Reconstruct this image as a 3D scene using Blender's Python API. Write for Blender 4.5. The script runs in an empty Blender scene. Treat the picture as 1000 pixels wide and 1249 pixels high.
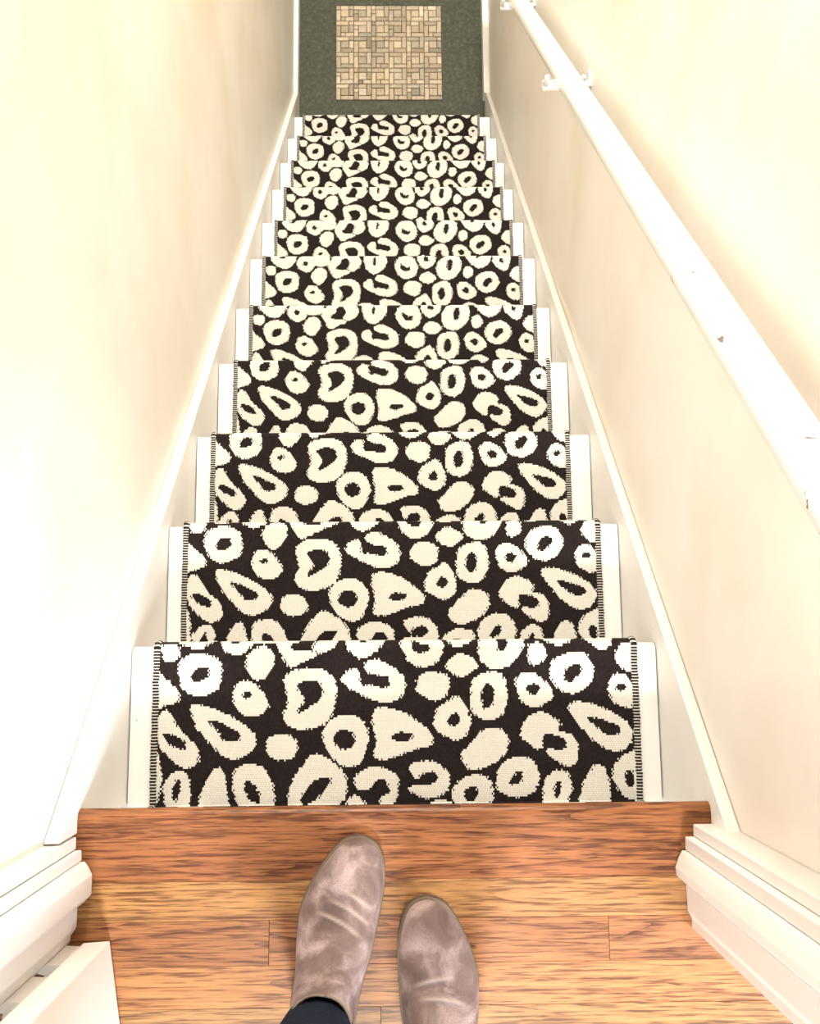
import bpy, math, random
import numpy as np
from mathutils import Vector, Matrix
random.seed(4)
scene = bpy.context.scene
COL = scene.collection

# ------------------------------------------------------------------ camera
FPX, PITCH, YAW, ROLL = 1129.82, 1.42634, 0.10793, 0.09994
CAM = np.array([0.00399, 0.20963, 1.24488])
RISE, RUN = 0.21361, 0.2193
SLOPE = RISE / RUN
def cam_axes():
    f = np.array([math.sin(YAW)*math.cos(PITCH), math.cos(YAW)*math.cos(PITCH), -math.sin(PITCH)])
    r = np.array([math.cos(YAW), -math.sin(YAW), 0.0]); u = np.cross(r, f)
    c, s = math.cos(ROLL), math.sin(ROLL)
    return c*r + s*u, -s*r + c*u, f
RT, UP, FW = cam_axes()
def on_z(px, z):
    d = RT*((px[0]-500)/FPX) + UP*((624.5-px[1])/FPX) + FW
    return CAM + d*((z-CAM[2])/d[2])
cd = bpy.data.cameras.new('camera'); cam = bpy.data.objects.new('camera', cd); COL.objects.link(cam)
cd.sensor_fit = 'HORIZONTAL'; cd.sensor_width = 36.0; cd.lens = FPX/1000*36.0
cd.clip_start = 0.02; cd.clip_end = 60
cam.matrix_world = Matrix(((RT[0], UP[0], -FW[0], CAM[0]), (RT[1], UP[1], -FW[1], CAM[1]),
                           (RT[2], UP[2], -FW[2], CAM[2]), (0, 0, 0, 1)))
scene.camera = cam

# ------------------------------------------------------------------ world, lights, exposure
world = bpy.data.worlds.new('world'); scene.world = world; world.use_nodes = True
bgn = world.node_tree.nodes['Background']
bgn.inputs[0].default_value = (1.0, 0.965, 0.92, 1); bgn.inputs[1].default_value = 0.46
def area(name, loc, target, sx, sy, power, color):
    l = bpy.data.lights.new(name, 'AREA'); l.shape = 'RECTANGLE'; l.size = sx; l.size_y = sy
    l.energy = power; l.color = color
    o = bpy.data.objects.new(name, l); COL.objects.link(o); o.location = loc
    o.rotation_euler = (Vector(target)-Vector(loc)).to_track_quat('-Z', 'Y').to_euler()
    return o
# all three are out of the picture: the daylit hall window behind on the right (cool patch on the left wall, bright
# floor), the hall ceiling lamp behind (shadow of the handrail), the ceiling lamp over the stairwell (bright lower steps)
area('hall_window_offscreen', (1.75, -1.05, 1.25), (-0.4, 0.1, 0.15), 0.8, 1.1, 56, (0.87, 0.90, 1.0))
area('hall_ceiling_lamp_offscreen', (0.05, -1.57, 2.40), (0.1, 0.8, -0.3), 0.26, 0.26, 62, (1.0, 0.95, 0.88))
area('stairwell_ceiling_lamp_offscreen', (0.0, 3.3, 2.40), (0, 3.2, -2.5), 0.35, 0.35, 95, (1.0, 0.955, 0.86))
vs = scene.view_settings
vs.view_transform = 'Standard'; vs.look = 'None'; vs.gamma = 1; vs.use_curve_mapping = False
vs.exposure = 0.84

# ------------------------------------------------------------------ helpers
def tag(o, label=None, cat=None, group=None, kind=None):
    for k, v in (('label', label), ('category', cat), ('group', group), ('kind', kind)):
        if v: o[k] = v
    return o
def link(o, parent=None):
    COL.objects.link(o)
    if parent is not None:
        o.parent = parent
        L = parent.location
        o.location = (o.location[0]-L[0], o.location[1]-L[1], o.location[2]-L[2])
    return o
def mesh(name, verts, faces, mat, parent=None, smooth=False, bevel=0.0, seg=2):
    me = bpy.data.meshes.new(name); me.from_pydata([tuple(map(float, v)) for v in verts], [], faces)
    import bmesh
    b = bmesh.new(); b.from_mesh(me); bmesh.ops.recalc_face_normals(b, faces=b.faces); b.to_mesh(me); b.free()
    me.materials.append(mat)
    if smooth: me.shade_smooth()
    o = bpy.data.objects.new(name, me)
    if bevel:
        m = o.modifiers.new('bevel', 'BEVEL'); m.width = bevel; m.segments = seg; m.limit_method = 'ANGLE'; m.angle_limit = 0.5
    return link(o, parent)
def empty(name, loc):
    o = bpy.data.objects.new(name, None); COL.objects.link(o); o.location = loc; o.empty_display_size = 0.05
    return o
BF = [(0,1,2,3),(7,6,5,4),(0,4,5,1),(1,5,6,2),(2,6,7,3),(3,7,4,0)]
def box(name, x0, x1, y0, y1, z0, z1, mat, parent=None, bevel=0.0, seg=2):
    v = [(x0,y0,z0),(x0,y1,z0),(x1,y1,z0),(x1,y0,z0),(x0,y0,z1),(x0,y1,z1),(x1,y1,z1),(x1,y0,z1)]
    return mesh(name, v, BF, mat, parent, bevel=bevel, seg=seg)
def prism(name, pts, lo, hi, axis, mat, parent=None, bevel=0.0, smooth=False):
    """pts in the plane across `axis` (x: (y,z), z: (x,y)), extruded lo..hi"""
    n = len(pts); v = []
    for w in (lo, hi):
        for a, b in pts: v.append((w, a, b) if axis == 'x' else (a, b, w))
    f = [tuple(range(n)), tuple(range(2*n-1, n-1, -1))]
    f += [(i, (i+1) % n, n+(i+1) % n, n+i) for i in range(n)]
    return mesh(name, v, f, mat, parent, bevel=bevel, smooth=smooth)
def tube_mesh(path, rad, seg=16):
    v, f = [], []; P = [Vector(p) for p in path]
    for i, p in enumerate(P):
        t = (P[min(i+1, len(P)-1)]-P[max(i-1, 0)]).normalized()
        a = t.cross(Vector((0.0, 0.0, 1.0)))
        if a.length < 1e-3: a = Vector((1, 0, 0))
        a.normalize(); b = t.cross(a); r = rad[i] if hasattr(rad, '__len__') else rad
        for k in range(seg):
            q = 2*math.pi*k/seg; v.append(p + a*math.cos(q)*r + b*math.sin(q)*r)
    for i in range(len(P)-1):
        for k in range(seg):
            k2 = (k+1) % seg; f.append((i*seg+k, i*seg+k2, (i+1)*seg+k2, (i+1)*seg+k))
    f.append(tuple(range(seg))[::-1]); f.append(tuple((len(P)-1)*seg+k for k in range(seg)))
    return v, f

# ------------------------------------------------------------------ materials
class NT:
    def __init__(s, name):
        s.m = bpy.data.materials.new(name); s.m.use_nodes = True; s.t = s.m.node_tree
        s.b = s.t.nodes['Principled BSDF']
    def n(s, typ, **kw):
        d = s.t.nodes.new(typ)
        for k, v in kw.items():
            if k.startswith('_'): setattr(d, k[1:], v)
            else: d.inputs[k.replace('9', ' ')].default_value = v
        return d
    def l(s, a, b): s.t.links.new(a, b)
    def ramp(s, fac, stops):
        r = s.t.nodes.new('ShaderNodeValToRGB'); e = r.color_ramp.elements
        while len(e) < len(stops): e.new(0.5)
        for i, (p, c) in enumerate(stops):
            e[i].position = p; e[i].color = (*c, 1) if len(c) == 3 else c
        s.l(fac, r.inputs[0]); return r.outputs[0]
    def mix(s, fac, a, b, mode='MIX'):
        d = s.t.nodes.new('ShaderNodeMix'); d.data_type = 'RGBA'; d.blend_type = mode
        for v, i in ((fac, 0), (a, 6), (b, 7)):
            if hasattr(v, 'links'): s.l(v, d.inputs[i])
            else: d.inputs[i].default_value = v if i == 0 else (*v, 1)
        return d.outputs[2]
    def pos(s, scale, use='Object', add=None):
        if use == 'World': src = s.n('ShaderNodeNewGeometry').outputs['Position']
        else: src = s.n('ShaderNodeTexCoord').outputs[use]
        d = s.n('ShaderNodeMapping'); d.inputs['Scale'].default_value = scale
        s.l(src, d.inputs['Vector']); out = d.outputs[0]
        if add is not None:
            a = s.n('ShaderNodeVectorMath', _operation='ADD'); s.l(out, a.inputs[0]); s.l(add, a.inputs[1]); out = a.outputs[0]
        return out
    def noise(s, vec, scale, detail=3, rough=0.5, dist=0.0):
        d = s.n('ShaderNodeTexNoise', Scale=scale, Detail=detail, Roughness=rough, Distortion=dist); s.l(vec, d.inputs['Vector'])
        return d.outputs['Fac']
    def bump(s, h, strength, dist):
        d = s.n('ShaderNodeBump', Strength=strength, Distance=dist); s.l(h, d.inputs['Height']); s.l(d.outputs[0], s.b.inputs['Normal'])
    def out(s, col=None, rough=0.5, spec=0.4):
        if col is not None:
            if hasattr(col, 'links'): s.l(col, s.b.inputs['Base Color'])
            else: s.b.inputs['Base Color'].default_value = (*col, 1)
        s.b.inputs['Roughness'].default_value = rough; s.b.inputs['Specular IOR Level'].default_value = spec
        return s.m
def m_wall(name, base, stain, amount):
    t = NT(name); p = t.pos((1, 1, 1), 'World')
    a = t.noise(p, 2.2, 4, 0.55); b = t.noise(p, 9, 4, 0.6)
    f = t.ramp(a, [(0.42, (0, 0, 0)), (0.70, (amount,)*3)])
    c = t.mix(f, base, stain)
    c = t.mix(t.ramp(b, [(0.4, (0, 0, 0)), (0.8, (0.25,)*3)]), c, tuple(0.93*x for x in base))
    t.bump(t.noise(p, 45, 3, 0.6), 0.12, 0.004)
    return t.out(c, 0.42, 0.35)
def m_paint(name, base, dirt=(0.30, 0.24, 0.18), chip=0.0, rough=0.38, scale=1.0):
    t = NT(name); p = t.pos((1, 1, 1), 'World')
    b = t.noise(p, 7*scale, 4, 0.6)
    c = t.mix(t.ramp(b, [(0.45, (0, 0, 0)), (0.85, (0.35,)*3)]), base, tuple(0.82*x for x in base))
    if chip:
        ch = t.noise(p, 38*scale, 3, 0.65, 0.6)
        c = t.mix(t.ramp(ch, [(chip, (0, 0, 0)), (chip+0.015, (1, 1, 1))]), c, dirt)
    t.bump(t.noise(p, 60, 2), 0.1, 0.003)
    return t.out(c, rough, 0.45)
WALL_L = WALL_R = m_wall('cream_wall_paint', (0.89, 0.85, 0.785), (0.785, 0.69, 0.55), 0.75)
TRIM = m_paint('white_trim_paint', (0.84, 0.82, 0.79), chip=0.745)
SKIRT = m_paint('white_skirt_paint', (0.84, 0.82, 0.79), chip=0.74)
TREADM = m_paint('white_stair_paint', (0.82, 0.805, 0.78), chip=0.735, scale=0.9)
RAILM = m_paint('worn_white_rail_paint', (0.82, 0.805, 0.78), dirt=(0.20, 0.17, 0.15), chip=0.685, rough=0.22)
DOORM = m_paint('white_door_paint', (0.84, 0.82, 0.79), rough=0.3)
def m_simple(name, col, rough=0.6, spec=0.3, var=0.0, scale=20, bump=0.0):
    t = NT(name); p = t.pos((1, 1, 1), 'World'); c = col
    if var: c = t.mix(t.noise(p, scale, 4, 0.6), tuple(x*(1-var) for x in col), tuple(min(1, x*(1+var)) for x in col))
    if bump: t.bump(t.noise(p, scale*2, 3), bump, 0.003)
    return t.out(c, rough, spec)
def m_oak():
    t = NT('oak_boards')
    oi = t.n('ShaderNodeObjectInfo')
    mul = t.n('ShaderNodeVectorMath', _operation='MULTIPLY'); t.l(oi.outputs['Random'], mul.inputs[0]); mul.inputs[1].default_value = (37, 53, 11)
    base = oi.outputs['Color']
    p1 = t.pos((1.3, 9, 4), 'World', mul.outputs[0])
    warp = t.noise(p1, 1.1, 4, 0.6)
    wv = t.n('ShaderNodeTexWave', Scale=3.0, Distortion=11.0, Detail=2.5); wv.inputs['Detail Scale'].default_value = 0.55
    wv.bands_direction = 'Y'; t.l(p1, wv.inputs['Vector'])
    dark = t.mix(1.0, base, (0.24, 0.145, 0.095), 'MULTIPLY')
    light = t.mix(1.0, base, (1.45, 1.5, 1.5), 'MULTIPLY')
    c = t.mix(t.ramp(warp, [(0.35, (0, 0, 0)), (0.7, (1, 1, 1))]), base, light)
    # long thin grain lines: level lines of a stretched noise; pores: short dashes between them
    def ridge(vec, detail, reps, w):
        nz = t.noise(vec, 1.0, detail, 0.5)
        m1 = t.n('ShaderNodeMath', _operation='MULTIPLY'); t.l(nz, m1.inputs[0]); m1.inputs[1].default_value = reps
        m2 = t.n('ShaderNodeMath', _operation='FRACT'); t.l(m1.outputs[0], m2.inputs[0])
        return t.ramp(m2.outputs[0], [(0.0, (1, 1, 1)), (w, (0.75,)*3), (w+0.3, (0, 0, 0)), (1.0, (0.25,)*3)])
    g1 = ridge(t.pos((0.95, 15, 9), 'World', mul.outputs[0]), 1.2, 16, 0.14)
    po = t.noise(t.pos((18, 440, 60), 'World', mul.outputs[0]), 1.0, 2, 0.55)
    po2 = t.noise(t.pos((9, 210, 60), 'World', mul.outputs[0]), 1.0, 3, 0.6)
    brk = t.ramp(t.noise(t.pos((30, 300, 9), 'World', mul.outputs[0]), 1.0, 2, 0.5), [(0.38, (0.15,)*3), (0.60, (1, 1, 1))])
    mg = t.n('ShaderNodeMath', _operation='MULTIPLY'); t.l(g1, mg.inputs[0]); t.l(brk, mg.inputs[1])
    c = t.mix(t.ramp(po2, [(0.48, (0, 0, 0)), (0.68, (0.5,)*3)]), c, dark)
    c = t.mix(mg.outputs[0], c, dark)
    c = t.mix(t.ramp(po, [(0.53, (0, 0, 0)), (0.63, (0.75,)*3)]), c, dark)
    t.bump(po, 0.10, 0.001)
    return t.out(c, 0.42, 0.30)
OAK = m_oak()
def m_runner():
    t = NT('woven_runner')
    at = t.n('ShaderNodeAttribute', _attribute_name='thread'); uv = t.n('ShaderNodeTexCoord').outputs['UV']
    br = t.n('ShaderNodeTexBrick', Scale=1.0); br.offset = 0.5
    for k, v in (('Mortar Size', 0.12), ('Mortar Smooth', 0.9), ('Brick Width', 1.0), ('Row Height', 1.0)): br.inputs[k].default_value = v
    t.l(uv, br.inputs['Vector'])
    c = t.mix(1.0, at.outputs['Color'], t.ramp(br.outputs['Fac'], [(0.0, (1, 1, 1)), (1.0, (0.66, 0.63, 0.58))]), 'MULTIPLY')
    inv = t.n('ShaderNodeMath', _operation='SUBTRACT'); inv.inputs[0].default_value = 1.0; t.l(br.outputs['Fac'], inv.inputs[1])
    t.bump(inv.outputs[0], 0.45, 0.0015)
    return t.out(c, 0.85, 0.12)
RUNM = m_runner()

# ------------------------------------------------------------------ room shell
XL, XR = -0.430, 0.430          # stair walls
SL, SR = -0.409, 0.412          # inner faces of the skirt boards
FZ = -12*RISE                   # lower floor
NOSE = [0.0, 0.2192, 0.4366, 0.6535, 0.8779, 1.0936, 1.3228, 1.5347, 1.7571, 1.9720, 2.1930, 2.4131]
tag(box('wall_left', XL-0.12, XL, -0.03, 4.3, FZ-0.1, 2.45, WALL_L), kind='structure')
tag(box('wall_right', XR, XR+0.12, -0.022, 4.3, FZ-0.1, 2.45, WALL_R), kind='structure')
tag(box('wall_end', XL, XR, 4.2, 4.3, FZ-0.1, 2.45, WALL_L), kind='structure')
tag(box('wall_hall_left', -1.7, -0.440, -0.16, -0.035, -0.02, 2.45, WALL_L), kind='structure')
tag(box('wall_hall_right', 0.440, 1.7, -0.15, -0.03, -0.02, 2.45, WALL_R), kind='structure')

def skirt(name, x0, x1):
    h = 0.036
    ye = (h+2.497)/SLOPE
    pts = [(-0.026, h+0.026*SLOPE), (ye, -2.497), (ye, FZ), (2.25, FZ), (-0.026, -0.42)]
    return tag(prism(name, pts, x0, x1, 'x', SKIRT, bevel=0.0015), kind='structure')
skirt('trim_1', XL+0.0007, SL); skirt('trim_2', SR, XR-0.0007)
YB = (0.036+2.497)/SLOPE
tag(box('baseboard_left', XL, -0.410, YB+0.001, 4.2, FZ, -2.497, SKIRT, bevel=0.004), kind='structure')
tag(box('baseboard_right', 0.403, XR, YB+0.001, 4.2, FZ, -2.497, SKIRT, bevel=0.004), kind='structure')

# door frame: stepped strips, stop and jamb, each a board of its own
def jamb(name, side, boards):
    root = empty(name, (side*0.42, -0.09, 0)); tag(root, kind='structure')
    for nm, pts in boards: prism(nm, pts, 0.001, 2.05, 'z', TRIM, root, bevel=0.0012)
    return root
b = -0.450
jamb('trim_3', -1, [
    ('casing_strip', [(b,-0.0290),(-0.4090,-0.0290),(-0.4085,-0.0445),(b,-0.0445)]),
    ('casing_strip', [(b,-0.0455),(-0.4015,-0.0455),(-0.4008,-0.0586),(b,-0.0586)]),
    ('door_stop', [(b,-0.0596),(-0.3967,-0.0596),(-0.3920,-0.0655),(-0.3867,-0.0754),(-0.3867,-0.1000),(-0.3950,-0.1085),(-0.4038,-0.1135),(b,-0.1135)]),
    ('door_jamb', [(b,-0.1140),(-0.4038,-0.1140),(-0.4038,-0.1389),(-0.4106,-0.1496),(-0.4113,-0.1565),(-0.4192,-0.1660),(b,-0.1660)])])
b = 0.450
jamb('trim_4', 1, [
    ('casing_strip', [(b,-0.0225),(0.3875,-0.0225),(0.3870,-0.0373),(b,-0.0373)]),
    ('casing_strip', [(b,-0.0380),(0.3762,-0.0380),(0.3755,-0.0545),(b,-0.0545)]),
    ('door_stop', [(b,-0.0552),(0.3710,-0.0552),(0.3660,-0.0640),(0.3615,-0.0755),(0.3625,-0.0860),(0.3742,-0.0965),(b,-0.0965)]),
    ('door_jamb', [(b,-0.0970),(0.3742,-0.0970),(0.3746,-0.1291),(0.3794,-0.1382),(0.3789,-0.1500),(b,-0.1500)])])
tag(box('trim_5', -0.47, 0.47, -0.16, -0.03, 2.05, 2.10, TRIM, bevel=0.002), kind='structure')
tag(box('wall_over_door', -0.44, 0.44, -0.15, -0.035, 2.10, 2.45, WALL_L), kind='structure')

# landing floor
floor = tag(box('floor', -1.7, 1.7, -2.4, -0.050, -0.1, -0.017, m_simple('subfloor_wood', (0.2, 0.13, 0.08))), kind='structure')
floor_z = 0.0
def plank(name, x0, x1, y0, y1, col, front=False):
    if front:
        pts = [(y0, -0.017), (y0, -0.0008), (y0+0.0008, 0.0)]
        for k in range(9):
            a = math.pi/2*(1-k/4.0); pts.append((y1-0.011+0.011*math.cos(a), -0.011+0.011*math.sin(a)))
        pts += [(-0.012, -0.022), (-0.012, -0.017)]
        o = prism(name, pts, x0, x1, 'x', OAK, floor)
    else:
        o = box(name, x0, x1, y0, y1, -0.017, floor_z, OAK, floor, bevel=0.0003, seg=1)
    o.color = (*col, 1); return o
R1, R2 = (0.40, 0.165, 0.058), (0.60, 0.33, 0.125)
plank('nosing_board', SL-0.012, SR+0.012, -0.0868, 0.004, (0.225, 0.082, 0.027), True)
box('nosing_riser_block', SL, SR, -0.03, -0.0125, -0.06, -0.0245, TREADM, floor)
rows = []; y = -0.0868; w = [0.0480, 0.0542, 0.0506] + [0.0515]*44
tone = [(0.33, 0.160, 0.055), (0.25, 0.100, 0.036), (0.28, 0.122, 0.042)]
for i, ww in enumerate(w):
    if y-ww < -2.4: break
    y0 = y-ww
    if y0 > -0.16: lo, hi = -0.445, 0.445
    else: lo, hi = -1.7, 1.7
    if i == 0: cuts = [lo, hi]
    elif i == 1: cuts = [lo, -0.1606, 0.2729, hi]; lo, hi = -0.445, 0.445; cuts = [-0.445, -0.1606, 0.2729, 0.445]
    else:
        cuts = [lo]; x = lo + random.uniform(0.2, 0.9)
        while x < hi-0.2: cuts.append(x); x += random.uniform(0.6, 1.1)
        cuts.append(hi)
        if i == 2: cuts = [-0.445, 0.445] if y0 > -0.16 else [-1.7, -0.6, 0.66, 1.7]
    for a, c in zip(cuts[:-1], cuts[1:]):
        t0 = tone[i] if i < 3 else tuple(v*random.uniform(0.9, 1.1) for v in (0.27, 0.125, 0.046))
        k = random.uniform(0.97, 1.03)
        plank('plank', a+0.0002, c-0.0002, y0+0.00012, y-0.00012, tuple(v*k for v in t0))
    y = y0

# lower floor: green field with a mosaic of small stone tiles let in
def m_green():
    t = NT('mottled_green_floor'); p = t.pos((1, 1, 1), 'World')
    a = t.noise(p, 60, 5, 0.7); bb = t.noise(t.pos((14, 60, 1), 'World'), 2.5, 4, 0.7)
    c = t.ramp(a, [(0.3, (0.024, 0.029, 0.017)), (0.5, (0.050, 0.056, 0.035)), (0.72, (0.100, 0.107, 0.074))])
    c = t.mix(t.ramp(bb, [(0.45, (0, 0, 0)), (0.75, (0.6,)*3)]), c, (0.060, 0.061, 0.044))
    return t.out(c, 0.55, 0.3)
GREEN = m_green()
lf = tag(box('floor_lower', XL, XR, 2.3, 4.2, FZ-0.08, FZ, GREEN), kind='structure')
MX0, MX1, MY0, MY1 = -0.2475, 0.2237, 2.6065, 3.0640
GROUT = m_simple('mosaic_grout', (0.10, 0.072, 0.048), 0.9, 0.1, 0.2, 80)
box('mosaic_bed', MX0, MX1, MY0, MY1, FZ-0.01, FZ+0.0012, GROUT, lf)
def m_stone():
    t = NT('beige_mosaic_stone'); oi = t.n('ShaderNodeObjectInfo'); p = t.pos((1, 1, 1), 'World')
    c = t.mix(1.0, oi.outputs['Color'], t.ramp(t.noise(p, 90, 4, 0.6), [(0.3, (0.8, 0.78, 0.74)), (0.7, (1.08, 1.08, 1.05))]), 'MULTIPLY')
    return t.out(c, 0.5, 0.3)
STONE = m_stone()
tile_cache = {}
def tile(x0, x1, y0, y1):
    w_, h_ = round(x1-x0, 4), round(y1-y0, 4); key = (w_, h_)
    if key not in tile_cache:
        a, d, z, e = w_/2-0.0013, h_/2-0.0013, 0.0045, 0.0016
        v = [(sx*a, sy*d, 0) for sx, sy in ((-1,-1),(1,-1),(1,1),(-1,1))] + [(sx*a, sy*d, z-e) for sx, sy in ((-1,-1),(1,-1),(1,1),(-1,1))] + \
            [(sx*(a-e), sy*(d-e), z) for sx, sy in ((-1,-1),(1,-1),(1,1),(-1,1))]
        f = [(8,9,10,11)] + [(i, (i+1) % 4, 4+(i+1) % 4, 4+i) for i in range(4)] + [(4+i, 4+(i+1) % 4, 8+(i+1) % 4, 8+i) for i in range(4)]
        me = bpy.data.meshes.new('mosaic_tile'); me.from_pydata(v, [], f); me.materials.append(STONE); tile_cache[key] = me
    o = bpy.data.objects.new('mosaic_tile', tile_cache[key]); COL.objects.link(o); o.parent = lf
    o.location = ((x0+x1)/2, (y0+y1)/2, FZ+0.0010+random.uniform(0, 0.0008))
    o.rotation_euler = (random.uniform(-.01, .01), random.uniform(-.01, .01), random.uniform(-.02, .02))
    k = random.gauss(1.0, 0.2); w2 = random.uniform(-0.04, 0.04)
    o.color = (0.42*k+w2*.5, 0.35*k, 0.265*k-w2*0.3, 1)
NG = 6; cw, ch = (MX1-MX0)/NG, (MY1-MY0)/NG
for i in range(NG):
    for j in range(NG):
        x0, y0 = MX0+i*cw, MY0+j*ch; bw, bh = cw*0.27, ch*0.27
        tile(x0+bw, x0+cw-bw, y0+bh, y0+ch-bh)
        pieces = [(x0, x0+bw, y0, y0+ch-bh), (x0, x0+cw-bw, y0+ch-bh, y0+ch), (x0+cw-bw, x0+cw, y0+bh, y0+ch), (x0+bw, x0+cw, y0, y0+bh)]
        for (a, c, d, e) in pieces:
            if random.random() < 0.3:
                if c-a > e-d: m_ = a+(c-a)*0.34; tile(a, m_, d, e); tile(m_, c, d, e)
                else: m_ = d+(e-d)*0.66; tile(a, c, d, m_); tile(a, c, m_, e)
            else: tile(a, c, d, e)

# ------------------------------------------------------------------ staircase
stair = empty('staircase', (0, 1.2, FZ))
tag(stair, 'steep white painted wooden staircase carrying the spotted runner', 'staircase')
TH = 0.006                       # runner thickness
for k in range(1, 12):
    zt = -k*RISE-TH; yb = NOSE[k-1]-0.030; yf = NOSE[k]-0.007
    pts = [(yb, zt-0.028), (yb, zt)]
    for q in range(9):
        a = math.pi/2*(1-q/4.0); pts.append((yf-0.012+0.012*math.cos(a), zt-0.014+0.014*math.sin(a)))
    prism('tread', pts, SL+0.0022, SR-0.0022, 'x', TREADM, stair)
for k in range(0, 12):
    zt = -k*RISE-TH-0.028 if k else -0.06; zb = -(k+1)*RISE-TH if k < 11 else FZ
    box('riser', SL+0.001, SR-0.001, NOSE[k]-0.048, NOSE[k]-0.030, zb, zt, TREADM, stair)

# ------------------------------------------------------------------ leopard spots of the runner
EL = [-.3736,-.3821,-.3787,-.3733,-.3739,-.3737,-.3690,-.3689,-.3700,-.3722,-.3740]
ER = [.3807,.3785,.3690,.3705,.3764,.3735,.3778,.3769,.3770,.3695,.3670]
PHASE = [.0527,.0441,.0260,.0221,.0794,.0841,.0861,.0801,.0802,.0723,.0550]   # where one ring sits on each tread
VIEW = {'A': (160, 770, 3.125, 1), 'B': (470, 770, 3.125, 1), 'C6': (310, 220, 5.882, 6), 'D6': (470, 220, 5.882, 6),
        'C7': (310, 220, 5.882, 7), 'D7': (470, 220, 5.882, 7), 'C8': (310, 220, 5.882, 8), 'E9': (330, 120, 6.667, 9)}
S = []
def spot(view, outer, inner=None): S.append((view, outer, inner))
spot('A', [(100,60),(135,47),(168,60),(168,100),(140,117),(105,105)])
spot('A', [(170,120),(215,88),(270,85),(328,115),(330,205),(290,238),(240,250),(190,225),(168,175)], [(220,160),(245,140),(280,140),(283,170),(250,192),(222,188)])
spot('C7', [(365,320),(400,285),(455,280),(485,310),(480,360),(450,390),(420,395),(375,370)], [(403,340),(418,322),(440,340),(420,357)])
spot('A', [(425,120),(445,80),(490,58),(530,75),(538,115),(520,155),(480,188),(440,165)])
spot('A', [(375,250),(395,200),(430,188),(475,210),(500,245),(518,280),(490,315),(440,325),(395,300)], [(415,240),(430,230),(450,232),(440,252),(420,255)])
spot('A', [(50,130),(85,150),(110,175),(165,225),(165,265),(120,283),(50,295)])
spot('A', [(80,350),(110,300),(140,320),(170,370),(215,415),(245,455),(240,500),(195,523),(150,500),(100,450),(82,400)], [(105,400),(130,388),(185,415),(197,445),(175,450),(130,430)])
spot('A', [(213,300),(225,280),(270,285),(340,310),(405,345),(455,385),(470,420),(440,465),(380,490),(330,470),(290,430),(240,370)], [(285,345),(310,340),(360,365),(405,390),(400,415),(350,420),(325,390)])
spot('A', [(505,440),(520,405),(565,392),(610,405),(630,445),(610,480),(565,493),(520,478)])
spot('A', [(575,190),(600,155),(670,140),(735,150),(772,190),(778,260),(755,330),(715,362),(650,375),(595,362),(570,325),(585,285),(590,250)], [(625,205),(665,188),(710,195),(728,235),(705,270),(660,300),(635,312),(632,295),(652,265),(640,235)])
spot('E9', [(575,585),(600,550),(625,515),(690,497),(755,512),(793,560),(780,600),(740,625),(705,618),(712,590),(720,570),(700,545),(670,550),(655,580),(630,598),(645,615),(712,618),(718,635),(680,650),(630,672),(600,640)])
spot('C7', [(815,290),(850,265),(900,255),(950,275),(965,325),(940,375),(880,410),(835,385),(815,340)], [(870,340),(880,300),(892,310),(885,350)])
spot('A', [(800,180),(830,145),(865,150),(875,205),(910,205),(960,215),(985,205),(975,175),(910,160),(885,140),(900,115),(940,108),(985,130),(1029,160),(1046,205),(1029,250),(979,270),(920,262),(850,230),(815,210)])
spot('A', [(725,405),(735,360),(780,325),(840,320),(885,350),(903,405),(890,460),(865,505),(820,515),(775,495),(740,450)], [(768,400),(790,378),(830,378),(850,405),(840,440),(800,450),(772,430)])
spot('A', [(915,330),(930,295),(985,292),(1040,310),(1090,340),(1130,375),(1153,400),(1145,435),(1080,450),(1020,475),(960,490),(925,475),(930,410)], [(994,400),(1019,385),(1069,390),(1074,405),(1039,422),(1004,415)])
spot('A', [(105,600),(125,560),(160,532),(200,545),(212,600),(210,660),(180,680),(120,670)], [(140,610),(160,570),(172,575),(170,620),(150,648)])
spot('A', [(245,660),(260,600),(290,545),(315,520),(340,535),(355,600),(363,670),(340,690),(260,690)])
spot('A', [(375,570),(395,520),(450,505),(500,525),(530,585),(540,650),(510,690),(430,690),(385,640)], [(418,590),(435,568),(465,590),(482,630),(475,655),(440,640),(425,615)])
spot('A', [(590,660),(600,590),(640,520),(690,468),(750,490),(800,530),(820,580),(810,640),(760,680),(690,700),(610,700)], [(640,650),(655,610),(700,565),(755,560),(745,590),(710,630),(660,665)])
spot('A', [(45,440),(80,450),(98,520),(98,590),(80,660),(45,690)])
spot('A', [(845,575),(870,535),(930,515),(985,530),(1014,555),(1019,600),(1004,655),(960,668),(945,640),(985,610),(970,570),(935,565),(915,595),(870,608)])
spot('A', [(820,660),(825,640),(855,625),(890,655),(895,690),(830,690)])
spot('D6', [(65,620),(90,570),(140,545),(200,560),(235,630),(215,690),(155,715),(100,690)], [(110,620),(115,605),(150,630),(180,630),(175,655),(140,660),(115,645)])
spot('D6', [(235,580),(240,540),(290,520),(350,535),(365,585),(340,620),(290,642),(250,615)], [(275,580),(290,548),(318,580),(300,588)])
spot('B', [(235,130),(260,95),(300,85),(350,115),(355,135),(320,165),(285,172),(250,155)])
spot('B', [(120,200),(140,165),(185,153),(240,170),(247,210),(235,245),(195,265),(150,250),(122,225)])
spot('D6', [(370,650),(380,600),(430,550),(480,530),(540,560),(555,610),(535,670),(490,710),(440,722),(390,700)], [(445,630),(455,580),(480,575),(490,600),(480,645),(460,655)])
spot('B', [(328,240),(335,190),(375,160),(430,153),(462,185),(472,250),(455,310),(405,340),(355,325),(330,290)], [(370,240),(385,205),(410,205),(420,245),(412,280),(385,292),(372,270)])
spot('B', [(550,80),(560,50),(590,40),(618,65),(615,105),(580,130),(555,115)])
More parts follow.
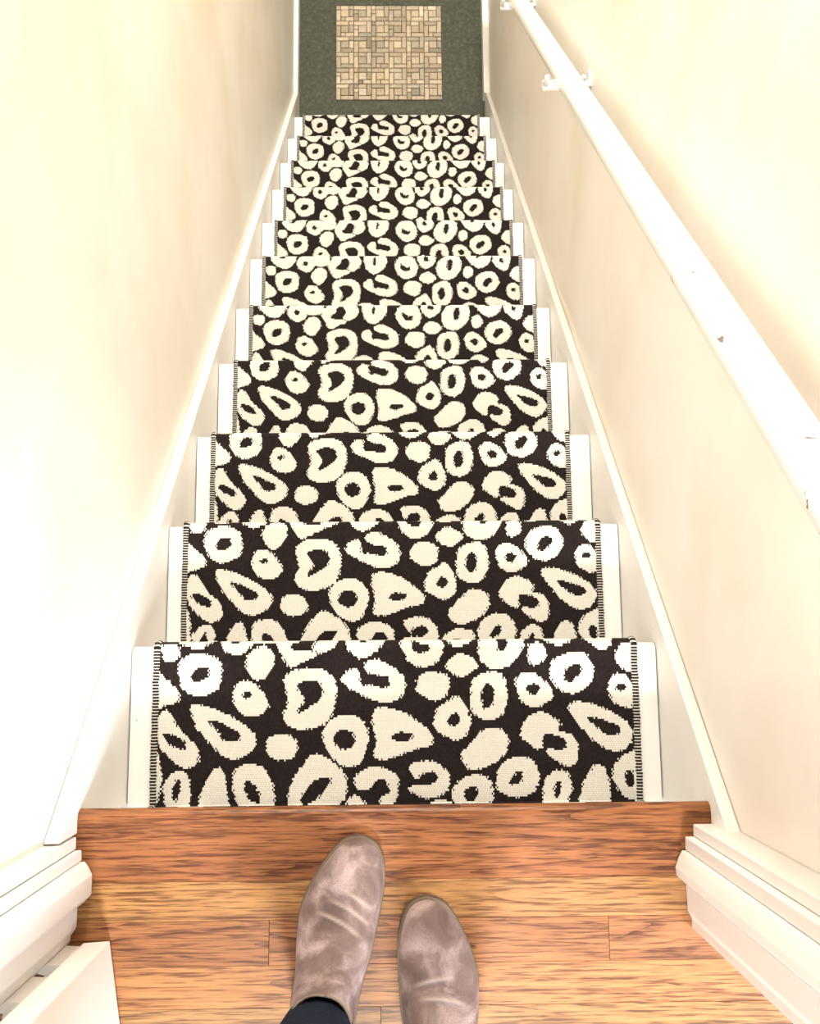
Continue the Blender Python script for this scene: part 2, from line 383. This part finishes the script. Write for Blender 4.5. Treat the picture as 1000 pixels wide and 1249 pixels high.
spot('B', [(503,195),(520,165),(560,155),(600,175),(640,215),(648,245),(620,275),(575,290),(530,270),(512,235)], [(545,215),(570,198),(595,215),(588,238),(565,243)])
spot('B', [(637,165),(650,110),(710,80),(770,85),(803,130),(805,175),(775,215),(720,238),(665,215)], [(690,165),(705,140),(735,125),(757,135),(750,160),(715,193),(695,185)])
spot('D7', [(550,300),(575,255),(640,235),(710,250),(728,290),(710,330),(690,360),(640,380),(590,355)], [(615,310),(625,290),(655,290),(640,310)])
spot('D6', [(780,580),(800,530),(850,510),(905,545),(905,600),(890,640),(860,655),(810,625)], [(830,580),(840,560),(860,580),(845,602)])
spot('B', [(885,95),(910,50),(950,40),(1000,50),(1000,150),(935,150),(900,125)])
spot('B', [(860,215),(875,175),(910,160),(945,180),(965,220),(960,280),(930,290),(880,265)], [(893,212),(910,198),(928,208),(920,225),(898,225)])
spot('B', [(185,340),(205,290),(250,262),(275,245),(305,275),(328,330),(320,385),(280,415),(230,400),(190,370)], [(238,345),(250,320),(270,310),(290,335),(280,358),(250,358)])
spot('B', [(293,465),(330,425),(380,375),(430,368),(470,395),(475,440),(440,490),(380,522),(330,525),(300,500)])
spot('B', [(520,380),(550,330),(590,308),(640,320),(675,350),(668,378),(700,385),(735,410),(745,460),(735,500),(705,515),(660,490),(620,460),(635,445),(660,452),(695,445),(697,415),(660,395),(620,390),(607,410),(612,440),(590,450),(550,425),(525,400)])
spot('B', [(707,290),(730,268),(780,272),(850,295),(915,330),(955,370),(950,420),(900,460),(840,440),(790,400),(740,340)], [(780,330),(820,330),(870,345),(908,365),(900,390),(860,395),(830,375)])
spot('B', [(92,515),(120,498),(180,495),(225,520),(248,560),(240,605),(200,632),(150,635),(95,610),(92,590),(120,585),(150,585),(185,580),(200,555),(180,535),(150,540),(135,545),(120,565),(100,540)])
spot('B', [(255,610),(285,570),(340,545),(400,560),(415,610),(410,660),(390,690),(280,690),(265,650)], [(305,610),(330,590),(355,605),(350,640),(320,650)])
spot('B', [(428,565),(445,510),(510,475),(565,490),(595,540),(590,590),(550,625),(500,632),(440,610)], [(480,575),(500,545),(520,530),(533,550),(520,575),(490,587)])
spot('B', [(610,620),(620,560),(660,530),(700,535),(720,580),(712,640),(690,690),(620,690)], [(650,610),(660,575),(680,572),(672,620),(655,635)])
spot('B', [(750,640),(770,570),(805,515),(840,512),(860,550),(873,610),(870,650),(840,690),(760,690)])
spot('B', [(878,540),(900,490),(950,460),(1010,470),(1010,640),(940,635),(900,600)], [(925,560),(935,530),(960,545),(960,585),(940,590)])
spot('B', [(170,660),(200,645),(250,650),(250,690),(170,690)])
spot('C7', [(188,300),(215,260),(270,240),(330,250),(358,290),(345,335),(300,372),(240,360),(200,325)], [(245,302),(265,285),(290,283),(285,300),(265,308)])
spot('C8', [(505,50),(560,25),(610,45),(592,95),(520,95)])

def to_us(view, pts):
    ox, oy, sc, k = VIEW[view]; r = []; sh = {'E9': -0.016, 'D6': -0.003, 'D7': -0.005}.get(view, 0.0)
    for a, b_ in pts:
        P = on_z((ox+a/sc, oy+b_/sc), -k*RISE)
        r.append(((P[0]-EL[k-1])/(ER[k-1]-EL[k-1])*0.75, (NOSE[k]-P[1]) + PHASE[0]-PHASE[k-1] + sh))
    return r
def smooth_poly(p, n=5):
    p = np.array(p); N = len(p); o = []
    for i in range(N):
        a, b_, c, d = p[i-1], p[i], p[(i+1) % N], p[(i+2) % N]
        for q in range(n):
            t = q/n; o.append(0.5*((2*b_)+(c-a)*t+(2*a-5*b_+4*c-d)*t*t+(3*b_-a-3*c+d)*t**3))
    return np.array(o)
def inside(px, py, poly):
    r = np.zeros(px.shape, bool); x0, y0 = poly[-1]
    for x1, y1 in poly:
        c = ((y1 > py) != (y0 > py))
        with np.errstate(divide='ignore', invalid='ignore'):
            r ^= c & (px < (x0-x1)*(py-y1)/(y0-y1+1e-12)+x1)
        x0, y0 = x1, y1
    return r
POLY = [(smooth_poly(to_us(v, o)), smooth_poly(to_us(v, i)) if i else None) for v, o, i in S]
def is_cream(u, s):
    s = (s+0.048) % 0.300-0.048
    r = np.zeros(u.shape, bool)
    for o, i in POLY:
        (a, b_), (c, d) = o.min(0), o.max(0)
        m = (u >= a) & (u <= c) & (s >= b_) & (s <= d)
        if m.any():
            q = inside(u[m], s[m], o)
            if i is not None: q &= ~inside(u[m], s[m], i)
            r[m] |= q
    return r

# path of the runner: (y, z, s on tread, tread index)
path = []
def seg(y0, z0, y1, z1, s0, k, step, skip=True):
    L = math.hypot(y1-y0, z1-z0); n = max(2, int(round(L/step)))
    for i in range(1 if skip else 0, n+1):
        t = i/n; path.append((y0+(y1-y0)*t, z0+(z1-z0)*t, s0-L*t, k))
seg(-0.0285, -0.0262, -0.0285, -RISE, 0.25+0.187, 1, 0.0066, False)
for k in range(1, 12):
    z = -k*RISE; yb = NOSE[k-1]-0.0285; r = 0.012
    seg(yb, z, NOSE[k]-r, z, NOSE[k]-yb, k, 0.0031)
    for i in range(1, 9):
        a = math.pi*i/8; path.append((NOSE[k]-r+r*math.sin(a), z-0.0165+0.0165*math.cos(a), r*(1-1.57*i/4)*1.0, k))
    yr = NOSE[k]-0.0285
    seg(NOSE[k]-r, z-0.033, yr, z-0.0355, -0.026, k, 0.006)
    zb = -(k+1)*RISE if k < 11 else FZ+0.003
    seg(yr, z-0.0355, yr, zb, -0.042, k, 0.0066)
PA = np.array(path)
NU = 366; BW = 0.010
uu = np.linspace(0, 1, NU+1)
kk = PA[:, 3].astype(int)-1
el = np.array(EL)[kk]+BW*0.6; er = np.array(ER)[kk]-BW*0.6
# sideways change between steps happens on the hidden risers
def ease(a):
    b_ = a.copy(); n = 16
    for _ in range(3): b_ = np.convolve(np.pad(b_, n//2, mode='edge'), np.ones(n+1)/(n+1), mode='valid')
    return b_
el, er = ease(el), ease(er)
X = el[:, None]+(er-el)[:, None]*uu[None, :]
rng = np.random.default_rng(2)
Zj = rng.normal(0, 0.00012, X.shape)
V = np.stack([X, np.repeat(PA[:, 0:1], NU+1, 1), np.repeat(PA[:, 1:2], NU+1, 1)+Zj], -1).reshape(-1, 3)
NP = len(PA)
ii, jj = np.meshgrid(np.arange(NP-1), np.arange(NU), indexing='ij')
Fq = np.stack([ii*(NU+1)+jj, ii*(NU+1)+jj+1, (ii+1)*(NU+1)+jj+1, (ii+1)*(NU+1)+jj], -1).reshape(-1, 4)
# stitches two quads wide, every other row shifted by one
row = np.arange(NP-1); cell = ((jj+(ii % 2))//2)*2-(ii % 2)+1.0
uc = np.clip(cell/NU, 0, 1)*0.75
sc_ = 0.5*(PA[:-1, 2]+PA[1:, 2]) + PHASE[0]-np.array(PHASE)[kk[:-1]]
same = kk[:-1] == kk[1:]
sc_[~same] = (PA[1:, 2]+PHASE[0]-np.array(PHASE)[kk[1:]])[~same]
ragged = rng.normal(0, 0.0009, uc.shape)
cream = is_cream((uc+ragged).ravel(), np.repeat(sc_, NU)+rng.normal(0, 0.0005, uc.size))
def build_grid(name, V, Fq, cols, uv, mat, parent):
    me = bpy.data.meshes.new(name); n = len(Fq)
    me.vertices.add(len(V)); me.vertices.foreach_set('co', V.astype(np.float32).ravel())
    me.loops.add(4*n); me.loops.foreach_set('vertex_index', Fq.astype(np.int32).ravel())
    me.polygons.add(n); me.polygons.foreach_set('loop_start', np.arange(0, 4*n, 4, dtype=np.int32))
    me.update(calc_edges=True); me.validate()
    a = me.attributes.new('thread', 'FLOAT_COLOR', 'FACE'); a.data.foreach_set('color', cols.astype(np.float32).ravel())
    if uv is not None:
        u = me.uv_layers.new(name='UVMap'); u.data.foreach_set('uv', uv[Fq.ravel()].astype(np.float32).ravel())
    me.materials.append(mat); me.shade_smooth()
    o = bpy.data.objects.new(name, me); return link(o, parent)
CREAM, BROWN = np.array([0.72, 0.695, 0.635, 1]), np.array([0.0170, 0.0120, 0.0120, 1])
cols = np.where(cream[:, None], CREAM[None]*(1+rng.normal(0, 0.03, (len(cream), 1))), BROWN[None]*(1+rng.normal(0, 0.15, (len(cream), 1))))
cols[:, 3] = 1
ri, rj = np.meshgrid(np.arange(NP), np.arange(NU+1), indexing='ij')
uv = np.stack([rj/2.0, ri*1.0], -1).reshape(-1, 2)
runner = empty('stair_runner', (0, 1.2, FZ))
tag(runner, 'flatwoven stair runner with cream leopard rings on dark brown, whipstitched edges', 'carpet runner')
build_grid('woven_field', V, Fq, cols, uv, RUNM, runner)
# whipstitched binding along both edges
dense = []
for i in range(NP-1):
    L = math.hypot(PA[i+1, 0]-PA[i, 0], PA[i+1, 1]-PA[i, 1]); n = 2 if L > 0.0028 else 1
    for q in range(n): dense.append(i+q/n)
dense = np.array(dense+[NP-1.0]); i0 = np.clip(dense.astype(int), 0, NP-2); fr = dense-i0
def lerp(a): return a[i0]*(1-fr)+a[i0+1]*fr
dy, dz, dl, dr = lerp(PA[:, 0]), lerp(PA[:, 1]), lerp(el), lerp(er)
ty, tz = np.gradient(dy), np.gradient(dz); tn = np.hypot(ty, tz)+1e-9
ny, nz = -tz/tn, ty/tn
prof = [(-1.0, -1.2), (-0.95, 0.35), (-0.4, 0.75), (0.4, 0.75), (1.0, 0.1)]
MB = NT('binding_thread'); at_ = MB.n('ShaderNodeAttribute', _attribute_name='thread'); BIND = MB.out(at_.outputs['Color'], 0.9, 0.1)
for edge, sg in ((dl, -1), (dr, 1)):
    nD = len(dense); rows_ = []
    wob = 0.0006*np.sin(np.arange(nD)*1.9)+rng.normal(0, 0.0005, nD)
    for (a, h) in prof:
        rows_.append(np.stack([edge+sg*(-a)*BW*0.5+sg*wob, dy+ny*h*0.0035, dz+nz*h*0.0035], -1))
    VV = np.stack(rows_, 1).reshape(-1, 3); m = len(prof)
    i2, j2 = np.meshgrid(np.arange(nD-1), np.arange(m-1), indexing='ij')
    FF = np.stack([i2*m+j2, i2*m+j2+1, (i2+1)*m+j2+1, (i2+1)*m+j2], -1).reshape(-1, 4)
    isb = ((i2 % 3) != 0).ravel()
    CC = np.where(isb[:, None], BROWN[None]*1.3, CREAM[None]*0.8); CC[:, 3] = 1
    build_grid('edge_binding', VV, FF, CC, None, BIND, runner)

# ------------------------------------------------------------------ open door on the left
door = empty('door_1', (-0.376, -0.16, 0.0)); tag(door, kind='structure')
p0, p1 = np.array([-0.3945, -0.1575]), np.array([-0.3605, -0.1555])
d = np.array([0.0165, -0.1]); d /= np.linalg.norm(d)
prism('door_leaf', [tuple(p0), tuple(p1), tuple(p1+d*0.76), tuple(p0+d*0.76)], 0.004, 2.03, 'z', DOORM, door, bevel=0.0015)
for z0, z1, x0 in ((0.015, 0.085, -0.424), (0.125, 0.20, -0.424), (1.0, 1.09, -0.424), (1.75, 1.84, -0.424)):
    hg = prism('hinge', [(x0, -0.1668), (x0+0.013, -0.1570), (-0.3935, -0.1580), (-0.3925, -0.175)], z0, z1, 'z', DOORM, door, bevel=0.001)
    v, f = tube_mesh([(-0.4065, -0.172, z0-0.003), (-0.4065, -0.172, z1+0.003)], 0.0055, 12)
    o = mesh('hinge_pin', v, f, DOORM, None, smooth=True); o.parent = hg
    o.location = -Vector(door.location)-Vector(hg.location)

# ------------------------------------------------------------------ handrail
rail = empty('handrail', (XR, 1.4, -0.58))
tag(rail, 'round white painted wooden handrail with worn chips, on brackets along the cream stair wall', 'handrail')
RX, RH, RR = 0.375, 0.797, 0.0245
def rp(y): return (RX, y, RH-SLOPE*y)
ys = np.linspace(0.10, 2.95, 60)
v, f = tube_mesh([rp(0.095)]+[rp(q) for q in ys]+[rp(2.955)], [RR*0.8]+[RR]*60+[RR*0.8], 32)
mesh('rail', v, f, RAILM, rail, smooth=True)
for yb in (0.30, 1.411, 2.108, 2.80):
    if yb == 0.30: continue
    c = Vector(rp(yb)); zz = c.z-RR-0.006
    br = box('bracket', RX-0.046, XR-0.004, yb-0.011, yb+0.011, zz-0.004, zz+0.004, RAILM, rail, bevel=0.002)
    off = -Vector(rail.location)-Vector(br.location)
    o = box('wall_plate', XR-0.006, XR, yb-0.02, yb+0.02, zz-0.045, zz+0.03, RAILM, None, bevel=0.002); o.parent = br; o.location = off
    for xx in (RX-0.040, RX+0.038):
        v, f = tube_mesh([(xx, yb, zz), (xx, yb, zz+0.030), (xx, yb, zz+0.034)], [0.006, 0.006, 0.003], 12)
        o = mesh('bracket_screw', v, f, RAILM, None, smooth=True); o.parent = br; o.location = off

# ------------------------------------------------------------------ the person at the top: boots and jeans
def m_suede():
    t = NT('taupe_suede'); p = t.pos((1, 1, 1), 'Object'); at = t.n('ShaderNodeAttribute', _attribute_name='wear')
    a = t.noise(p, 24, 4, 0.55, 0.6); g = t.noise(p, 700, 2, 0.7)
    c = t.ramp(a, [(0.32, (0.105, 0.068, 0.058)), (0.5, (0.185, 0.128, 0.115)), (0.68, (0.38, 0.285, 0.275))])
    c = t.mix(t.ramp(g, [(0.35, (0.35,)*3), (0.6, (0, 0, 0))]), c, (0.10, 0.066, 0.055))
    c = t.mix(at.outputs['Fac'], c, (0.42, 0.34, 0.29))
    t.bump(g, 0.25, 0.001)
    t.b.inputs['Sheen Weight'].default_value = 0.12; t.b.inputs['Sheen Roughness'].default_value = 0.5
    t.b.inputs['Sheen Tint'].default_value = (0.9, 0.8, 0.78, 1)
    return t.out(c, 0.9, 0.1)
SUEDE = m_suede()
SOLE = m_simple('boot_sole_rubber', (0.10, 0.075, 0.055), 0.6, 0.3, 0.2, 60)
WELT = m_simple('boot_welt', (0.20, 0.15, 0.105), 0.6, 0.3, 0.15, 60)
JEAN = m_simple('dark_navy_denim', (0.010, 0.014, 0.026), 0.9, 0.1, 0.4, 120, 0.3)
METAL = m_simple('dark_brown_leather_tab', (0.06, 0.025, 0.018), 0.6, 0.3)
#       yb     zb     yt     zt     hw     cx
RING = [(.2640, .0140, .2640, .0200, .0040, -.0125), (.2610, .0110, .2605, .0290, .0150, -.0122), (.2540, .0095, .2530, .0370, .0240, -.0115),
        (.2400, .0090, .2390, .0445, .0325, -.0098), (.2200, .0090, .2200, .0505, .0400, -.0070), (.1980, .0090, .1985, .0560, .0450, -.0035),
        (.1720, .0090, .1760, .0620, .0478, 0), (.1450, .0090, .1570, .0720, .0472, .0005), (.1220, .0100, .1420, .0850, .0450, 0),
        (.1000, .0110, .1310, .0980, .0420, 0), (.0760, .0120, .1240, .1090, .0400, 0), (.0460, .0140, .1195, .1190, .0392, 0),
        (.0180, .0240, .1170, .1270, .0388, 0), (.0100, .0560, .1160, .1320, .0385, 0), (.0120, .0950, .1155, .1350, .0385, 0), (.0130, .1340, .1150, .1370, .0390, 0)]
def cr(P, n):
    P = np.array(P, float); o = []
    for i in range(len(P)-1):
        a, b_, c, d_ = P[max(i-1, 0)], P[i], P[i+1], P[min(i+2, len(P)-1)]
        for q in range(n):
            t = q/n; o.append(0.5*((2*b_)+(c-a)*t+(2*a-5*b_+4*c-d_)*t*t+(3*b_-a-3*c+d_)*t**3))
    o.append(P[-1]); return np.array(o)
person = empty('person', (0, -0.25, 0))
tag(person, 'person in dark jeans and taupe suede ankle boots standing on the oak landing', 'person')
def boot(side, toe, ang, creases):
    """side +1 right foot; toe tip at `toe`; ang turns the toe clockwise"""
    rg = cr(RING, 12); NS = 72; verts = []; wear = []
    for (yb, zb, yt, zt, hw, cx) in rg:
        for k in range(NS):
            q = 2*math.pi*k/NS; c, s = math.cos(q), math.sin(q)
            ax = abs(c)**0.86*(1 if c >= 0 else -1); sx = abs(s)**0.80*(1 if s >= 0 else -1)
            t = 0.5+0.5*ax
            x = cx+hw*sx*(1.0 if ax < 0 else 1.0-0.06*ax); yy = yb+(yt-yb)*t; zz = max(0.0095, zb+(zt-zb)*t)
            wv = 0.0
            if zz > 0.03 and yy > 0.10:
                for (cy, cx0, slope, half, dep) in creases:
                    e = yy-(cy-0.002*((x-cx0)/0.02)**2+slope*(x-cx0)); fade = max(0.0, 1-abs((x-cx0)/half)**3)
                    g = math.exp(-(e/0.0022)**2)*fade; zz += dep*g; wv = max(wv, g*0.7)
                    zz -= dep*1.1*math.exp(-((e+0.006)/0.0035)**2)*fade
            verts.append((x*side, yy, zz)); wear.append(wv)
    n = len(rg); faces = [(i*NS+k, i*NS+(k+1) % NS, (i+1)*NS+(k+1) % NS, (i+1)*NS+k) for i in range(n-1) for k in range(NS)]
    faces.append(tuple(range(NS)))
    ca, sa = math.cos(-ang), math.sin(-ang)
    tx, ty_ = -0.0125*side, 0.2645
    ox, oy = toe[0]-(tx*ca-ty_*sa), toe[1]-(tx*sa+ty_*ca)
    M = Matrix.Translation((ox, oy, 0)) @ Matrix.Rotation(-ang, 4, 'Z')
    def put(name, vv, ff, mat, par=None, smooth=True):
        o = mesh(name, [M @ Vector(p) for p in vv], ff, mat, None, smooth=smooth)
        if par is None: o.parent = person; o.location = -Vector(person.location)
        else: o.parent = par; o.location = (0, 0, 0)
        return o
    up = put('boot', verts, faces, SUEDE)
    a = up.data.attributes.new('wear', 'FLOAT', 'POINT'); a.data.foreach_set('value', np.array(wear, np.float32))
    so = up.modifiers.new('thickness', 'SOLIDIFY'); so.thickness = 0.0018; so.offset = -1
    # plan outline of the foot for sole and welt
    out = []
    pl = [(0.2650, 0.0, -.0125)]+[(r_[0], r_[4], r_[5]) for r_ in cr(RING[:12], 9)]+[(0.018, 0.034, 0), (0.010, 0.023, 0), (0.006, 0.010, 0)]
    for z0, z1, grow, nm, mat in ((0.0, 0.0075, 0.0026, 'sole', SOLE), (0.0070, 0.0125, 0.0016, 'welt', WELT)):
        ol = [((cx+hw+grow)*side if hw else cx*side, yy+grow*max(0, 1-hw/0.03)*(yy > .2)) for yy, hw, cx in pl]
        ol += [((cx-hw-grow)*side, yy+grow*max(0, 1-hw/0.03)*(yy > .2)) for yy, hw, cx in pl[:0:-1]]
        N = len(ol)
        vv = [(x, yy, z0) for x, yy in ol]+[(x, yy, z1) for x, yy in ol]
        ff = [tuple(range(N)), tuple(range(N, 2*N))]+[(i, (i+1) % N, N+(i+1) % N, N+i) for i in range(N)]
        put(nm, vv, ff, mat, up, smooth=False)
    # opening rim and side pull tab
    rim = [Vector(verts[(n-1)*NS+k]) for k in range(NS)]; rim.append(rim[0].copy())
    v, f = tube_mesh(rim, 0.0013, 8); put('rim_stitching', v, f, WELT, up)
    xx = side*0.0375
    vv = [(xx, 0.050, .128), (xx, 0.062, .128), (xx+side*.007, 0.062, .142), (xx+side*.007, 0.050, .142),
          (xx+side*.003, 0.050, .127), (xx+side*.003, 0.062, .127), (xx+side*.010, 0.062, .141), (xx+side*.010, 0.050, .141)]
    put('pull_tab', vv, BF, METAL, up, smooth=False)
    return M @ Vector((0, 0.064, 0.12))
aL = boot(-1, (-0.0415, -0.0330), math.radians(10), [(.2010, -.020, .45, .020, .0014), (.1880, -.012, .40, .028, .0018), (.1740, -.002, .32, .031, .0015)])
aR = boot(1, (0.0395, -0.1080), math.radians(-1), [(.1830, -.008, .18, .027, .0015), (.1640, .002, -.12, .030, .0015)])
# jeans: one skinned surface from both ankles to the waist
me = bpy.data.meshes.new('jeans')
pel = Vector((-0.02, -0.36, 0.86))
J = [pel, Vector((-0.02, -0.36, 0.98)),
     Vector((-0.105, -0.36, 0.80)), Vector((-0.115, -0.33, 0.46)), Vector((aL.x-.006, aL.y-0.008, 0.28)), Vector((aL.x-.001, aL.y, 0.15)), Vector((aL.x, aL.y, 0.085)),
     Vector((0.070, -0.37, 0.80)), Vector((0.062, -0.355, 0.46)), Vector((aR.x, aR.y-0.008, 0.28)), Vector((aR.x, aR.y, 0.15)), Vector((aR.x, aR.y, 0.085))]
RAD = [.13, .12, .088, .062, .056, .050, .046, .088, .062, .056, .050, .046]
E_ = [(0, 1), (0, 2), (2, 3), (3, 4), (4, 5), (5, 6), (0, 7), (7, 8), (8, 9), (9, 10), (10, 11)]
me.from_pydata([tuple(p) for p in J], E_, []); me.materials.append(JEAN)
jo = bpy.data.objects.new('jeans', me); COL.objects.link(jo); jo.parent = person; jo.location = -Vector(person.location)
sk = jo.modifiers.new('skin', 'SKIN'); sk.use_smooth_shade = True
for i, sv in enumerate(me.skin_vertices[0].data):
    sv.radius = (RAD[i], RAD[i]); sv.use_root = (i == 0)
sb = jo.modifiers.new('sub', 'SUBSURF'); sb.levels = 2; sb.render_levels = 2
